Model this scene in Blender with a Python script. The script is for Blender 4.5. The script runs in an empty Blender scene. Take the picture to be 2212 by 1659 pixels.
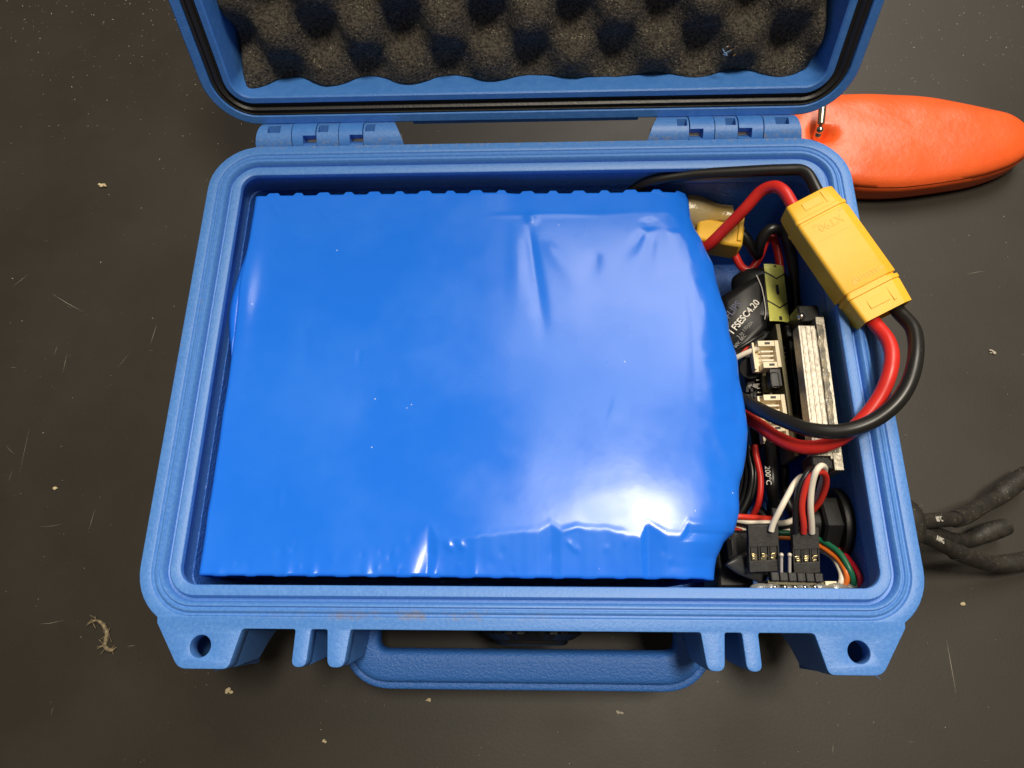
import bpy, bmesh, math, random
from mathutils import Vector, Matrix, Euler, noise
random.seed(7)
sc = bpy.context.scene
COL = sc.collection
S = 0.001          # the code below is written in millimetres, the case rim lies at z = 0
ZT = 86.0          # the mat lies 86 mm below the rim
def W(p): return Vector((p[0]*S, p[1]*S, (p[2]+ZT)*S))

# ------------------------------------------------------------------ camera
CAM = Vector((4.4264, -94.3713, 239.5585)); ROT = Euler((0.336, 0.0349, 0.0075), 'XYZ'); FP = 1500.0
cd = bpy.data.cameras.new('camera'); co = bpy.data.objects.new('camera', cd); COL.objects.link(co)
co.location = W(CAM); co.rotation_euler = ROT
cd.sensor_width = 36.0; cd.lens = 36.0*FP/2212.0; cd.clip_start = 0.01; cd.clip_end = 50
sc.camera = co
_M = ROT.to_matrix()
def at(x, y, z):   # where a sight line meets the level z (mm)
    d = _M @ Vector(((x-1106)/FP, -(y-829.5)/FP, -1.0))
    return CAM + d*((z-CAM.z)/d.z)

# ------------------------------------------------------------------ light
w = bpy.data.worlds.new('World'); sc.world = w; w.use_nodes = True
bg = w.node_tree.nodes['Background']; bg.inputs[0].default_value = (1.0, 0.88, 0.72, 1); bg.inputs[1].default_value = 0.075
def area(name, loc, target, size, power, col):
    l = bpy.data.lights.new(name, 'AREA'); l.shape = 'RECTANGLE'; l.size, l.size_y = size; l.energy = power; l.color = col
    o = bpy.data.objects.new(name, l); COL.objects.link(o); o.location = loc
    o.rotation_euler = (Vector(target)-Vector(loc)).to_track_quat('-Z', 'Y').to_euler(); return o
area('ceiling_panel_light', (0.50, 1.30, 1.85), (0.05, 0, 0.08), (0.85, 1.40), 28, (1.0, 0.92, 0.80))
area('ceiling_lamp', (0.27, 0.07, 1.85), (0.02, 0, 0.08), (0.36, 0.22), 18, (1.0, 0.90, 0.74))
vs = sc.view_settings; vs.view_transform = 'Standard'; vs.look = 'None'; vs.exposure = 0.54; vs.gamma = 1.0
vs.use_curve_mapping = False

# ------------------------------------------------------------------ materials
def mat(name, col, rough=0.5, metal=0.0, col2=None, nscale=400, nmix=(0.4, 0.7), bump=0.0, bscale=1500, spec=0.5,
        speck=None, speck_scale=900, speck_cut=0.06, coat=0.0, alpha=1.0, trans=0.0, detail=4, bdist=0.0003, rough2=None, extra=None):
    m = bpy.data.materials.new(name); m.use_nodes = True; nt = m.node_tree; N = nt.nodes; L = nt.links
    b = N['Principled BSDF']
    b.inputs['Roughness'].default_value = rough; b.inputs['Metallic'].default_value = metal
    b.inputs['Specular IOR Level'].default_value = spec; b.inputs['Coat Weight'].default_value = coat
    b.inputs['Alpha'].default_value = alpha; b.inputs['Transmission Weight'].default_value = trans
    b.inputs['Base Color'].default_value = (*col, 1)
    tc = N.new('ShaderNodeTexCoord'); src = None
    def noi(scale, det=4, rgh=0.6):
        n = N.new('ShaderNodeTexNoise'); n.inputs['Scale'].default_value = scale; n.inputs['Detail'].default_value = det
        n.inputs['Roughness'].default_value = rgh; L.new(tc.outputs['Object'], n.inputs['Vector']); return n
    def ramp(sock, a, c):
        r = N.new('ShaderNodeMapRange'); r.inputs[1].default_value = a; r.inputs[2].default_value = c; L.new(sock, r.inputs[0]); return r.outputs[0]
    def mix(fac, A, B):
        x = N.new('ShaderNodeMix'); x.data_type = 'RGBA'; L.new(fac, x.inputs[0])
        for s_, i in ((A, 6), (B, 7)):
            if isinstance(s_, tuple): x.inputs[i].default_value = (*s_, 1)
            else: L.new(s_, x.inputs[i])
        return x.outputs[2]
    src = col
    if col2:
        n = noi(nscale, detail); f = ramp(n.outputs[0], *nmix); src = mix(f, src, col2)
        if rough2 is not None:
            r = N.new('ShaderNodeMapRange'); L.new(f, r.inputs[0]); r.inputs[3].default_value = rough; r.inputs[4].default_value = rough2
            L.new(r.outputs[0], b.inputs['Roughness'])
    if speck:
        v = N.new('ShaderNodeTexVoronoi'); v.inputs['Scale'].default_value = speck_scale; L.new(tc.outputs['Object'], v.inputs['Vector'])
        f = ramp(v.outputs['Distance'], speck_cut, speck_cut*0.5)
        n2 = noi(speck_scale*0.23, 2); g = ramp(n2.outputs[0], 0.55, 0.62)
        mm = N.new('ShaderNodeMath'); mm.operation = 'MULTIPLY'; L.new(f, mm.inputs[0]); L.new(g, mm.inputs[1]); src = mix(mm.outputs[0], src, speck)
    if extra: src = extra(N, L, tc, noi, ramp, mix, src)
    if not isinstance(src, tuple): L.new(src, b.inputs['Base Color'])
    if bump:
        n = noi(bscale, 3); bp = N.new('ShaderNodeBump'); bp.inputs['Strength'].default_value = bump; bp.inputs['Distance'].default_value = bdist
        L.new(n.outputs[0], bp.inputs['Height']); L.new(bp.outputs[0], b.inputs['Normal'])
    return m
def dirt(N, L, tc, noi, ramp, mix, src):       # brown grit caught along the front ridge of the rim and on its left side
    sx = N.new('ShaderNodeSeparateXYZ'); L.new(tc.outputs['Object'], sx.inputs[0])
    def band(sock, c, h):
        a = N.new('ShaderNodeMath'); a.operation = 'SUBTRACT'; L.new(sock, a.inputs[0]); a.inputs[1].default_value = c
        q = N.new('ShaderNodeMath'); q.operation = 'ABSOLUTE'; L.new(a.outputs[0], q.inputs[0]); return ramp(q.outputs[0], h, h*0.3)
    n = noi(190, 8, 0.78); g = ramp(n.outputs[0], 0.48, 0.74)
    def mul(a, c):
        m_ = N.new('ShaderNodeMath'); m_.operation = 'MULTIPLY'; L.new(a, m_.inputs[0]); L.new(c, m_.inputs[1]); return m_.outputs[0]
    f1 = mul(mul(band(sx.outputs[1], -0.0912, 0.0022), band(sx.outputs[0], -0.040, 0.055)), g)
    n3 = noi(160, 5, 0.7); g3 = ramp(n3.outputs[0], 0.62, 0.75)
    f2 = mul(mul(band(sx.outputs[0], -0.128, 0.004), g3), band(sx.outputs[1], 0.01, 0.07))
    g4 = mul(ramp(noi(500, 6, .75).outputs[0], .52, .68), band(sx.outputs[1], 0.0965, 0.003))
    s1 = mix(f1, src, (0.24, 0.185, 0.11)); s2 = mix(f2, s1, (0.28, 0.22, 0.12)); return mix(g4, s2, (0.30, 0.27, 0.22))
BLUE = (0.066, 0.213, 0.60)
M = {}
M['case'] = mat('case_plastic', BLUE, 0.42, col2=(0.092, 0.255, 0.64), nscale=800, nmix=(0.40, 0.70), bump=0.38, bscale=1100, speck=(0.45, 0.55, 0.7), speck_scale=420, speck_cut=0.05, rough2=0.5, extra=dirt)
M['case_in'] = mat('case_plastic_inside', (0.040, 0.165, 0.50), 0.40, col2=(0.055, 0.20, 0.54), nscale=300, bump=0.35, bscale=1800, speck=(0.5, 0.55, 0.62), speck_scale=300, speck_cut=0.07)
M['case_tex'] = mat('case_plastic_textured', (0.036, 0.14, 0.50), 0.32, bump=1.0, bscale=900, bdist=0.0006, speck=(0.5, 0.55, 0.62), speck_scale=260, speck_cut=0.05)
M['lidp'] = mat('lid_plastic', (0.056, 0.208, 0.62), 0.40, col2=(0.076, 0.242, 0.66), nscale=300, bump=0.45, bscale=1500)
M['handle'] = mat('handle_rubber', (0.036, 0.155, 0.52), 0.42, bump=1.0, bscale=1100, bdist=0.0005)
M['wrap'] = mat('battery_shrink_wrap', (0.013, 0.165, 0.80), 0.19, rough2=0.36, col2=(0.017, 0.180, 0.82), nscale=16, nmix=(0.38, 0.62), speck=(0.55, 0.65, 0.85), speck_scale=170, speck_cut=0.06, spec=0.30, bump=0.03, bscale=60, bdist=0.002, coat=0.07)
M['wrap'].node_tree.nodes['Principled BSDF'].inputs['Coat Roughness'].default_value = 0.09
M['foam'] = mat('egg_crate_foam', (0.104, 0.090, 0.070), 0.85, col2=(0.033, 0.029, 0.023), nscale=900, nmix=(0.42, 0.60), bump=1.0, bscale=1100, bdist=0.0012, speck=(0.42, 0.36, 0.26), speck_scale=1000, speck_cut=0.30, spec=0.3)
M['gasket'] = mat('rubber_gasket', (0.020, 0.018, 0.015), 0.42, bump=0.35, bscale=900, speck=(0.4, 0.36, 0.3), speck_scale=500, speck_cut=0.06)
M['black'] = mat('black_plastic', (0.011, 0.0105, 0.010), 0.42, spec=0.3, bump=0.3, bscale=1500, speck=(0.35, 0.32, 0.28), speck_scale=500, speck_cut=0.07)
M['blackgloss'] = mat('black_shrink_tube', (0.008, 0.008, 0.008), 0.40, spec=0.3, speck=(0.35, 0.32, 0.28), speck_scale=420, speck_cut=0.07)
M['silblack'] = mat('black_silicone_wire', (0.013, 0.012, 0.011), 0.34, speck=(0.45, 0.42, 0.38), speck_scale=380, speck_cut=0.06)
M['dusty'] = mat('dusty_black_sleeve', (0.017, 0.015, 0.0125), 0.52, col2=(0.038, 0.033, 0.026), nscale=260, bump=0.6, bscale=1500, speck=(0.50, 0.43, 0.32), speck_scale=1300, speck_cut=0.22)
M['red'] = mat('red_silicone_wire', (0.60, 0.022, 0.016), 0.36, col2=(0.68, 0.030, 0.020), nscale=150)
M['yellow'] = mat('yellow_nylon', (0.84, 0.47, 0.030), 0.50, col2=(0.87, 0.50, 0.04), nscale=90, bump=0.15, bscale=900)
M['amber'] = mat('amber_shrink_tube', (0.68, 0.47, 0.15), 0.28, col2=(0.58, 0.50, 0.30), nscale=60, trans=0.3, bump=0.4, bscale=150, bdist=0.002)
M['cream'] = mat('cream_nylon', (0.80, 0.69, 0.47), 0.40, bump=0.1)
M['white'] = mat('white_wire', (0.80, 0.72, 0.58), 0.38)
M['orange_w'] = mat('orange_wire', (0.75, 0.17, 0.02), 0.38)
M['green_w'] = mat('green_wire', (0.010, 0.13, 0.06), 0.36)
M['red_w'] = mat('red_wire', (0.62, 0.035, 0.018), 0.38)
M['pink_w'] = mat('crimson_wire', (0.62, 0.012, 0.03), 0.36)
M['alu'] = mat('brushed_aluminium', (0.46, 0.42, 0.35), 0.50, metal=1.0, col2=(0.30, 0.27, 0.22), nscale=700, bump=0.5, bscale=900, rough2=0.5)
M['glue'] = mat('clear_tape', (0.62, 0.54, 0.38), 0.12, col2=(0.25, 0.25, 0.25), nscale=220, bump=1.0, bscale=260, bdist=0.0015, trans=0.45)
M['plug'] = mat('dusty_plug_plastic', (0.030, 0.028, 0.025), 0.6, col2=(0.045, 0.042, 0.037), nscale=500, bump=0.5, bscale=1300)
M['pin'] = mat('tinned_pin', (0.72, 0.64, 0.52), 0.35, metal=0.35)
M['hot'] = mat('hot_glue', (0.55, 0.55, 0.50), 0.15, trans=0.7, bump=0.3, bscale=300, bdist=0.001)
M['pcb'] = mat('circuit_board', (0.17, 0.14, 0.055), 0.5, col2=(0.13, 0.105, 0.045), nscale=500)
M['pcbdark'] = mat('dark_circuit_board', (0.012, 0.012, 0.014), 0.35)
M['gold'] = mat('gold_contact', (0.85, 0.66, 0.32), 0.28, metal=1.0)
M['steel'] = mat('nickel_steel', (0.75, 0.68, 0.55), 0.22, metal=1.0)
M['tape'] = mat('green_gold_tape', (0.58, 0.58, 0.11), 0.35, col2=(0.66, 0.66, 0.15), nscale=900, bump=0.3, metal=0.2)
M['ink'] = mat('black_print', (0.012, 0.012, 0.010), 0.5)  # chevron print, and the painted shade of the socket tab holes
M['print'] = mat('white_print', (0.72, 0.68, 0.60), 0.5)
M['blueprint'] = mat('blue_print', (0.012, 0.015, 0.075), 0.45)
M['redprint'] = mat('red_print', (0.5, 0.03, 0.02), 0.45)
M['grayprint'] = mat('grey_print', (0.25, 0.24, 0.22), 0.5)
M['orange'] = mat('orange_foam_vinyl', (0.78, 0.104, 0.018), 0.36, col2=(0.82, 0.120, 0.022), nscale=60, bump=0.32, bscale=260, bdist=0.0007, spec=0.5)
M['smoke'] = mat('smoky_clear_plastic', (0.10, 0.10, 0.10), 0.25, trans=0.6)
M['crumb'] = mat('pale_crumb', (0.52, 0.43, 0.27), 0.7)
M['dust'] = mat('pale_dust', (0.40, 0.36, 0.29), 0.7)
M['embossy'] = mat('yellow_nylon_emboss', (0.78, 0.41, 0.024), 0.5)

# ------------------------------------------------------------------ mesh helpers
class MB:
    def __init__(s): s.v = []; s.f = []
    def add(s, vs_, fs_):
        o = len(s.v); s.v += [Vector(p) for p in vs_]; s.f += [tuple(i+o for i in q) for q in fs_]; return s
    def box(s, c, size, rot=None):
        c = Vector(c); hx, hy, hz = (q/2 for q in size); R_ = rot or Matrix.Identity(3)
        vs_ = [c + R_ @ Vector((x*hx, y*hy, z*hz)) for x in (-1, 1) for y in (-1, 1) for z in (-1, 1)]
        return s.add(vs_, [(0,1,3,2),(4,6,7,5),(0,4,5,1),(2,3,7,6),(0,2,6,4),(1,5,7,3)])
    def loft(s, rings, closed=True, cap0=False, cap1=False):
        n = len(rings[0]); vs_ = [p for r in rings for p in r]; fs_ = []
        for i in range(len(rings)-1):
            for j in range(n if closed else n-1):
                k = (j+1) % n; fs_.append((i*n+j, i*n+k, (i+1)*n+k, (i+1)*n+j))
        if cap0: fs_.append(tuple(reversed(range(n))))
        if cap1: fs_.append(tuple((len(rings)-1)*n+j for j in range(n)))
        return s.add(vs_, fs_)
    def tube(s, pts, r, n=14, step=1.2, caps=True, spline=True):
        P = [Vector(p) for p in pts]
        rr_ = r if isinstance(r, (list, tuple)) else [r]*len(P)
        pts2, rad = [], []
        if spline and len(P) > 2:
            Q = [P[0]*2-P[1]] + P + [P[-1]*2-P[-2]]
            for i in range(1, len(Q)-2):
                p0, p1, p2, p3 = Q[i-1:i+3]; k = max(2, int((p2-p1).length/step))
                for t in range(k):
                    u = t/k
                    pts2.append(0.5*((2*p1)+(p2-p0)*u+(2*p0-5*p1+4*p2-p3)*u*u+(3*p1-p0-3*p2+p3)*u**3)); rad.append(rr_[i-1]*(1-u)+rr_[i]*u)
            pts2.append(P[-1]); rad.append(rr_[-1])
        else: pts2, rad = P, list(rr_)
        rings = []; up = None
        for i, p in enumerate(pts2):
            t = (pts2[min(i+1, len(pts2)-1)]-pts2[max(i-1, 0)]).normalized()
            if up is None:
                up = Vector((0, 0, 1)) if abs(t.z) < 0.9 else Vector((1, 0, 0))
            up = (up - t*up.dot(t)).normalized(); sd = t.cross(up)
            rings.append([p + (up*math.cos(a)+sd*math.sin(a))*rad[i] for a in (2*math.pi*j/n for j in range(n))])
        return s.loft(rings, True, caps, caps)
    def sphere(s, c, r, n=12, m=8, sc_=(1, 1, 1)):
        c = Vector(c); rings = []
        for i in range(m+1):
            a = -math.pi/2+math.pi*i/m; q = max(math.cos(a), 0.02)
            rings.append([c+Vector((r*sc_[0]*q*math.cos(2*math.pi*j/n), r*sc_[1]*q*math.sin(2*math.pi*j/n), r*sc_[2]*math.sin(a))) for j in range(n)])
        return s.loft(rings, True, True, True)
    def build(s, name, m, parent=None, smooth=35, bevel=0, seg=2, sub=0, solid=0, kind=None):
        me = bpy.data.meshes.new(name); org = parent['_o'] if parent else Vector((0, 0, -ZT))
        org = Vector(org)
        me.from_pydata([(p-org)*S for p in s.v], [], s.f); me.validate(); me.update()
        bm = bmesh.new(); bm.from_mesh(me); bmesh.ops.remove_doubles(bm, verts=bm.verts, dist=1e-7); bmesh.ops.recalc_face_normals(bm, faces=bm.faces); bm.to_mesh(me); bm.free()
        if smooth:
            for q in me.polygons: q.use_smooth = True
            if smooth < 180: me.set_sharp_from_angle(angle=math.radians(smooth))
        o = bpy.data.objects.new(name, me); COL.objects.link(o); me.materials.append(m)
        if parent: o.parent = parent; o['_o'] = list(org); 
        else: o['_o'] = list(org)
        if bevel:
            md = o.modifiers.new('bevel', 'BEVEL'); md.width = bevel*S; md.segments = seg; md.limit_method = 'ANGLE'; md.angle_limit = math.radians(40); md.harden_normals = False
        if solid:
            md = o.modifiers.new('solid', 'SOLIDIFY'); md.thickness = solid*S; md.offset = -1
        if sub:
            md = o.modifiers.new('sub', 'SUBSURF'); md.levels = sub; md.render_levels = sub
        if kind: o['kind'] = kind
        return o
def thing(name, label, cat, base, group=None):
    o = bpy.data.objects.new(name, None); COL.objects.link(o); o.empty_display_size = 0.01
    o.location = W(base); o['_o'] = list(base); o['label'] = label; o['category'] = cat
    if group: o['group'] = group
    return o
def tag(o, label, cat, group=None):
    o['label'] = label; o['category'] = cat
    if group: o['group'] = group
    return o
def rr(hx, hy, r, z, n=10, cx=0, cy=0):
    out = []
    for (sx, sy, a0) in ((1, 1, 0), (-1, 1, 90), (-1, -1, 180), (1, -1, 270)):
        for k in range(n+1):
            a = math.radians(a0+90*k/n); out.append(Vector((cx+sx*(hx-r)+r*math.cos(a), cy+sy*(hy-r)+r*math.sin(a), z)))
    # subdivide the straight runs so that shading and bumps stay even
    return out
def fillet(poly, rad, n=5):
    out = []; N_ = len(poly)
    for i in range(N_):
        p = Vector(poly[i][:2]); a = Vector(poly[i-1][:2]); b = Vector(poly[(i+1) % N_][:2])
        r = poly[i][2] if len(poly[i]) > 2 else rad
        if r <= 0: out.append(p); continue
        u = (a-p).normalized(); v = (b-p).normalized(); ang = u.angle(v); d = r/math.tan(ang/2)
        d = min(d, (a-p).length*0.49, (b-p).length*0.49)
        A, B = p+u*d, p+v*d
        for k in range(n+1):
            t = k/n; out.append((1-t)**2*A + 2*t*(1-t)*p + t*t*B)
    return out
def fill2d(contours, z0, z1, bevel=0.0):       # flat plate with holes
    cu = bpy.data.curves.new('tmp', 'CURVE'); cu.dimensions = '2D'; cu.fill_mode = 'BOTH'
    cu.extrude = (z1-z0)/2-bevel; cu.bevel_depth = bevel; cu.bevel_resolution = 1
    cu.offset = -bevel
    for c in contours:
        sp = cu.splines.new('POLY'); sp.points.add(len(c)-1); sp.use_cyclic_u = True
        for q, p in zip(sp.points, c): q.co = (p[0], p[1], 0, 1)
    o = bpy.data.objects.new('tmp', cu); COL.objects.link(o)
    dg = bpy.context.evaluated_depsgraph_get(); me = o.evaluated_get(dg).to_mesh()
    zc = (z0+z1)/2
    vs_ = [Vector((v.co.x, v.co.y, v.co.z+zc)) for v in me.vertices]; fs_ = [tuple(p.vertices) for p in me.polygons]
    o.evaluated_get(dg).to_mesh_clear(); bpy.data.objects.remove(o); bpy.data.curves.remove(cu)
    return vs_, fs_
def text(name, body, size, origin, xdir, ydir, m, parent, depth=0.12, align='LEFT', bold=0.0):
    cu = bpy.data.curves.new('tmp', 'FONT'); cu.body = body; cu.size = size; cu.align_x = align; cu.extrude = depth; cu.resolution_u = 3; cu.offset = bold
    o = bpy.data.objects.new('tmp', cu); COL.objects.link(o)
    dg = bpy.context.evaluated_depsgraph_get(); me = o.evaluated_get(dg).to_mesh()
    X = Vector(xdir).normalized(); Y = Vector(ydir); Y = (Y-X*Y.dot(X)).normalized(); Z = X.cross(Y)
    b = MB().add([Vector(origin)+X*v.co.x+Y*v.co.y+Z*v.co.z for v in me.vertices], [tuple(p.vertices) for p in me.polygons])
    o.evaluated_get(dg).to_mesh_clear(); bpy.data.objects.remove(o); bpy.data.curves.remove(cu)
    return b.build(name, m, parent, smooth=0)
def A(*pts): return [at(*q) for q in pts]

# ------------------------------------------------------------------ the mat
def matfx(N, L, tc, noi, ramp, mix, src):
    # worn pale scratches: thin streaks of stretched cells, masked in patches
    def streak(rot, sc_, scale, lo):
        mp = N.new('ShaderNodeMapping'); mp.inputs['Rotation'].default_value = (0, 0, rot); mp.inputs['Scale'].default_value = sc_
        L.new(tc.outputs['Object'], mp.inputs[0]); v = N.new('ShaderNodeTexVoronoi'); v.inputs['Scale'].default_value = scale
        L.new(mp.outputs[0], v.inputs['Vector']); return ramp(v.outputs['Distance'], lo, lo*0.4)
    n = noi(9, 3); g = ramp(n.outputs[0], 0.52, 0.66)
    def mul(a, c):
        m_ = N.new('ShaderNodeMath'); m_.operation = 'MULTIPLY'; L.new(a, m_.inputs[0]); L.new(c, m_.inputs[1]); return m_.outputs[0]
    sm_ = noi(5, 5, .6); src = mix(ramp(sm_.outputs[0], .45, .75), src, (0.034, 0.0285, 0.0215))
    s1 = mix(mul(streak(0.25, (1, 14, 1), 26, 0.05), g), src, (0.16, 0.14, 0.11))
    s2 = mix(mul(streak(1.4, (1, 12, 1), 22, 0.04), g), s1, (0.14, 0.12, 0.10))
    return s2
M['mat'] = mat('dark_bench_mat', (0.0215, 0.0172, 0.0122), 0.48, col2=(0.0275, 0.0222, 0.0158), nscale=14, bump=0.12, bscale=700, speck=(0.32, 0.28, 0.22), speck_scale=260, speck_cut=0.055, detail=8, rough2=0.55, spec=0.35, extra=matfx)
b = MB().add(*fill2d([fillet([(-900, -600), (900, -600), (900, 900), (-900, 900)], 20)], -ZT-4, -ZT))
o = b.build('bench_mat', M['mat']); o['kind'] = 'structure'

# ------------------------------------------------------------------ the case
case = thing('protective_case', 'open blue hard plastic case holding the battery, lid tipped back', 'case', (0, 0, -ZT))
# base: flat flange with tongues, ribs and holes
def circ(cx, cy, r, n=24): return [Vector((cx+r*math.cos(2*math.pi*k/n), cy+r*math.sin(2*math.pi*k/n))) for k in range(n)]
half = [(0, -95.8, 0), (56.9, -95.8, .8), (58.2, -107.4, 2.6), (63.6, -107.4, 2.6), (64.6, -95.8, .8), (70.0, -95.8, .8), (70.6, -107.4, 2.4), (75.4, -107.4, 2.4), (75.2, -95.8, .8),
        (93.0, -95.8, 1.5), (96.0, -108.2, 2.5), (112.6, -108.2, 5), (122.3, -93.6, 2)]
right = fillet(half + [(500, -93)], .5)[:-6]
right = [p for p in right if p.x > 0.01 and p.x < 122.2]
arc = [Vector((111+20*math.cos(a), -75.8+20*math.sin(a))) for a in (math.radians(q) for q in range(-56, 1, 8))]
arc2 = [Vector((111+20*math.cos(a), 75.8+20*math.sin(a))) for a in (math.radians(q) for q in range(0, 91, 9))]
R_ = right+arc+arc2
outer = R_ + [Vector((-p.x, p.y)) for p in reversed(R_)]
ring127 = [Vector((p.x, p.y)) for p in rr(127, 91.8, 16, 0)]
holes = [circ(106.2, -101.3, 3.5), circ(-106.2, -101.3, 3.5)]
fl = MB().add(*fill2d([outer, ring127]+holes, -6, 0, 0.35))
fl.build('base_flange', M['case'], case, smooth=30)
# tongue and rib walls below the flange
for s_ in (1, -1):
  tws = [MB() for _ in range(3)]
  if True:
    for pi, poly in enumerate(([(93.2, -95.9), (96.1, -107.9), (98.6, -107.9), (95.8, -95.9)], [(112.4, -107.9), (121.8, -93.8), (119, -93), (110.2, -106)], [(98.6, -105.6), (98.6, -107.9), (112.4, -107.9), (110.2, -105.6)],
                 [(58.4, -107.0), (63.4, -107.0), (64.4, -90), (57.1, -90)], [(70.8, -107.0), (75.2, -107.0), (75.0, -90), (70.2, -90)])):
        top = [Vector((s_*x, y, -5.8)) for x, y in poly]
        bot = [Vector((s_*x, y*0.93 if y < -100 and pi not in (1, 2) else y, -34)) for x, y in poly]
        mid = [Vector((s_*x, y*0.985 if y < -100 and pi not in (1, 2) else y, -26)) for x, y in poly]
        tws[(0, 0, 0, 1, 2)[pi]].loft([top, mid, bot], True, True, True)
  for k, t_ in enumerate(tws): t_.build(('tongue_wall', 'latch_rib', 'latch_rib')[k], M['case'], case, smooth=30, bevel=0.5)
# rim profile and tub: (offset from the opening edge outwards, z)
prof = [(10.0, 0.0), (9.6, -0.5), (9.1, -0.5), (8.7, 0.1), (8.3, 0.3), (7.9, 0.3), (7.5, -0.15), (7.2, -0.15), (6.8, 0.4), (6.2, 0.4), (5.6, -0.2), (5.2, -2.2), (4.3, -2.4), (3.8, -0.6), (3.4, -0.25), (0.5, -0.25), (0.1, -0.55), (0, -1.2), (0, -2.4), (1.7, -2.9)]
rings = [rr(117+a, 81.8+a, 6+a, z, 10) for a, z in prof]
rings = [rr(127.0, 91.8, 16, -5.5, 10), rr(127.0, 91.8, 16, -0.02, 10)] + rings[1:]
rings += [rr(118.4, 83.2, 6, -12, 10)]
rim = MB().loft(rings); rim.build('sealing_rim', M['case'], case, smooth=40)
tub = MB().loft([rr(118.4, 83.2, 6, -11.98, 10), rr(118.1, 82.9, 6, -12.3, 10), rr(115.5, 80.4, 6, -78, 10), rr(112, 77, 5, -81, 10)], True, False, True)
tub.build('inner_tub', M['case_tex'], case, smooth=40)
ow = MB().loft([rr(112, 77, 8, -86, 10), rr(117.5, 82.3, 9, -84, 10), rr(120.6, 85.4, 9, -40, 10), rr(121.6, 86.4, 9, -5.6, 10)], True, True, False)
ow.build('outer_wall', M['case'], case, smooth=40)
# hinges
def knuckle(x0, x1, a_list, holes_, rad=7.0, deep=4.8, ax=(102.4, -5.2), xs=None, slant=0, arc0=150, arc1=-60):
    """a drum segment about the hinge axis with square recesses; holes_ = (xa, xb, ang_a, ang_b)"""
    xs_ = sorted(set([x0, x1]+[q for h in holes_ for q in h[:2]]))
    an = sorted(set([arc0, arc1]+[q for h in holes_ for q in h[2:]]+list(range(arc1, arc0, 10))))
    b = MB()
    def P(x, a, r):
        t = math.radians(a); y = ax[0]+r*math.cos(t); z = ax[1]+r*math.sin(t)
        if slant: 
            k = max(0, (y-96)/13); e = x1 if slant > 0 else x0
            if abs(x-e) < 1e-6: x = x-slant*k
        return Vector((x, y, z))
    def rr_(i, j):
        if i < 0 or j < 0 or i >= len(xs_)-1 or j >= len(an)-1: return 0.5
        xm = (xs_[i]+xs_[i+1])/2; am = (an[j]+an[j+1])/2
        for h in holes_:
            if h[0] < xm < h[1] and h[2] < am < h[3]: return rad-deep
        return rad
    for i in range(len(xs_)-1):
        for j in range(len(an)-1):
            r = rr_(i, j); xa, xb, aa, ab = xs_[i], xs_[i+1], an[j], an[j+1]
            b.add([P(xa, aa, r), P(xb, aa, r), P(xb, ab, r), P(xa, ab, r)], [(0, 1, 2, 3)])
            for (di, dj) in ((1, 0), (-1, 0), (0, 1), (0, -1)):
                r2 = rr_(i+di, j+dj)
                if r2 < r:
                    if di: x = xb if di > 0 else xa; q = [P(x, aa, r), P(x, ab, r), P(x, ab, r2), P(x, aa, r2)]
                    else: a = ab if dj > 0 else aa; q = [P(xa, a, r), P(xb, a, r), P(xb, a, r2), P(xa, a, r2)]
                    b.add(q, [(0, 1, 2, 3)])
    return b
for s_ in (-1, 1):
    def mx(a, b_): return (a, b_) if s_ > 0 else (-b_, -a)
    def hx(a, b_, c, d): q = mx(a, b_); return (*q, c, d)
    # drums fixed to the base, outermost first
    for (a, b_, hole, sl) in ((98.5, 114.2, (103.2, 108.6, 64, 99), 2.6), (78.5, 87.7, (82.8, 86.9, 64, 99), 0), (50.6, 67.8, (63.0, 67.0, 64, 99), 5.5)):
        q = mx(a, b_); slant = 0
        if sl == 2.6: slant = 2.6*s_
        if sl == 5.5: slant = -5.5*s_
        knuckle(q[0], q[1], None, [hx(*hole)], slant=slant).build('hinge_knuckle', M['case'], case, smooth=40, bevel=0.25)
lid_kn = []
PIN = []
for s_ in (-1, 1):
    def mx(a, b_): return (a, b_) if s_ > 0 else (-b_, -a)
    for (a, b_) in ((88.1, 98.1), (68.2, 78.2)):
        q = mx(a, b_); h = mx(a-0.0, a+5.4)
        lid_kn.append(knuckle(q[0], q[1], None, [(h[0], h[1], 111, 143)], arc0=180, arc1=-10, rad=7.15))
    q = mx(51, 114); PIN.append(MB().tube([(q[0]+2, 102.4, -5.2), (q[1]-2, 102.4, -5.2)], 2.7, 12, spline=False))
# lid
LC, LS = 0.342, 0.94
def LP(u, v, n): return Vector((u, 109.0+LC*v-LS*n, -0.6+LS*v+LC*n))
lid_h = 191.6
def lring(off, n, r0=20):
    hx_, hy_ = 133.2-off, 96.5-off; return [LP(p.x, p.y+95.0, n) for p in rr(hx_, hy_, max(r0-off, 5), 0, 10)]
lidm = MB().loft([lring(3, -6), lring(0.4, -6), lring(0, -5.6), lring(0, -0.7), lring(0.7, 0), lring(3.8, 0), lring(4.1, -0.4), lring(4.2, -3.5), lring(9.9, -3.5), lring(10.0, 0.2), lring(10.4, 0.7), lring(12.6, 0.9), lring(13.2, 0.4), lring(13.8, -6), lring(15.5, -26), lring(20, -28)], True, False, True)
lid = lidm.build('lid', M['lidp'], case, smooth=40)
lb = MB().loft([lring(3, -5.9), lring(6, -24), lring(9, -30), lring(14, -32)], True, False, True); lb.build('lid_back', M['lidp'], lid, smooth=40)
for k in lid_kn: k.build('hinge_knuckle', M['lidp'], lid, smooth=40, bevel=0.25)
for k in PIN: k.build('hinge_pin', M['steel'], case)
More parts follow.
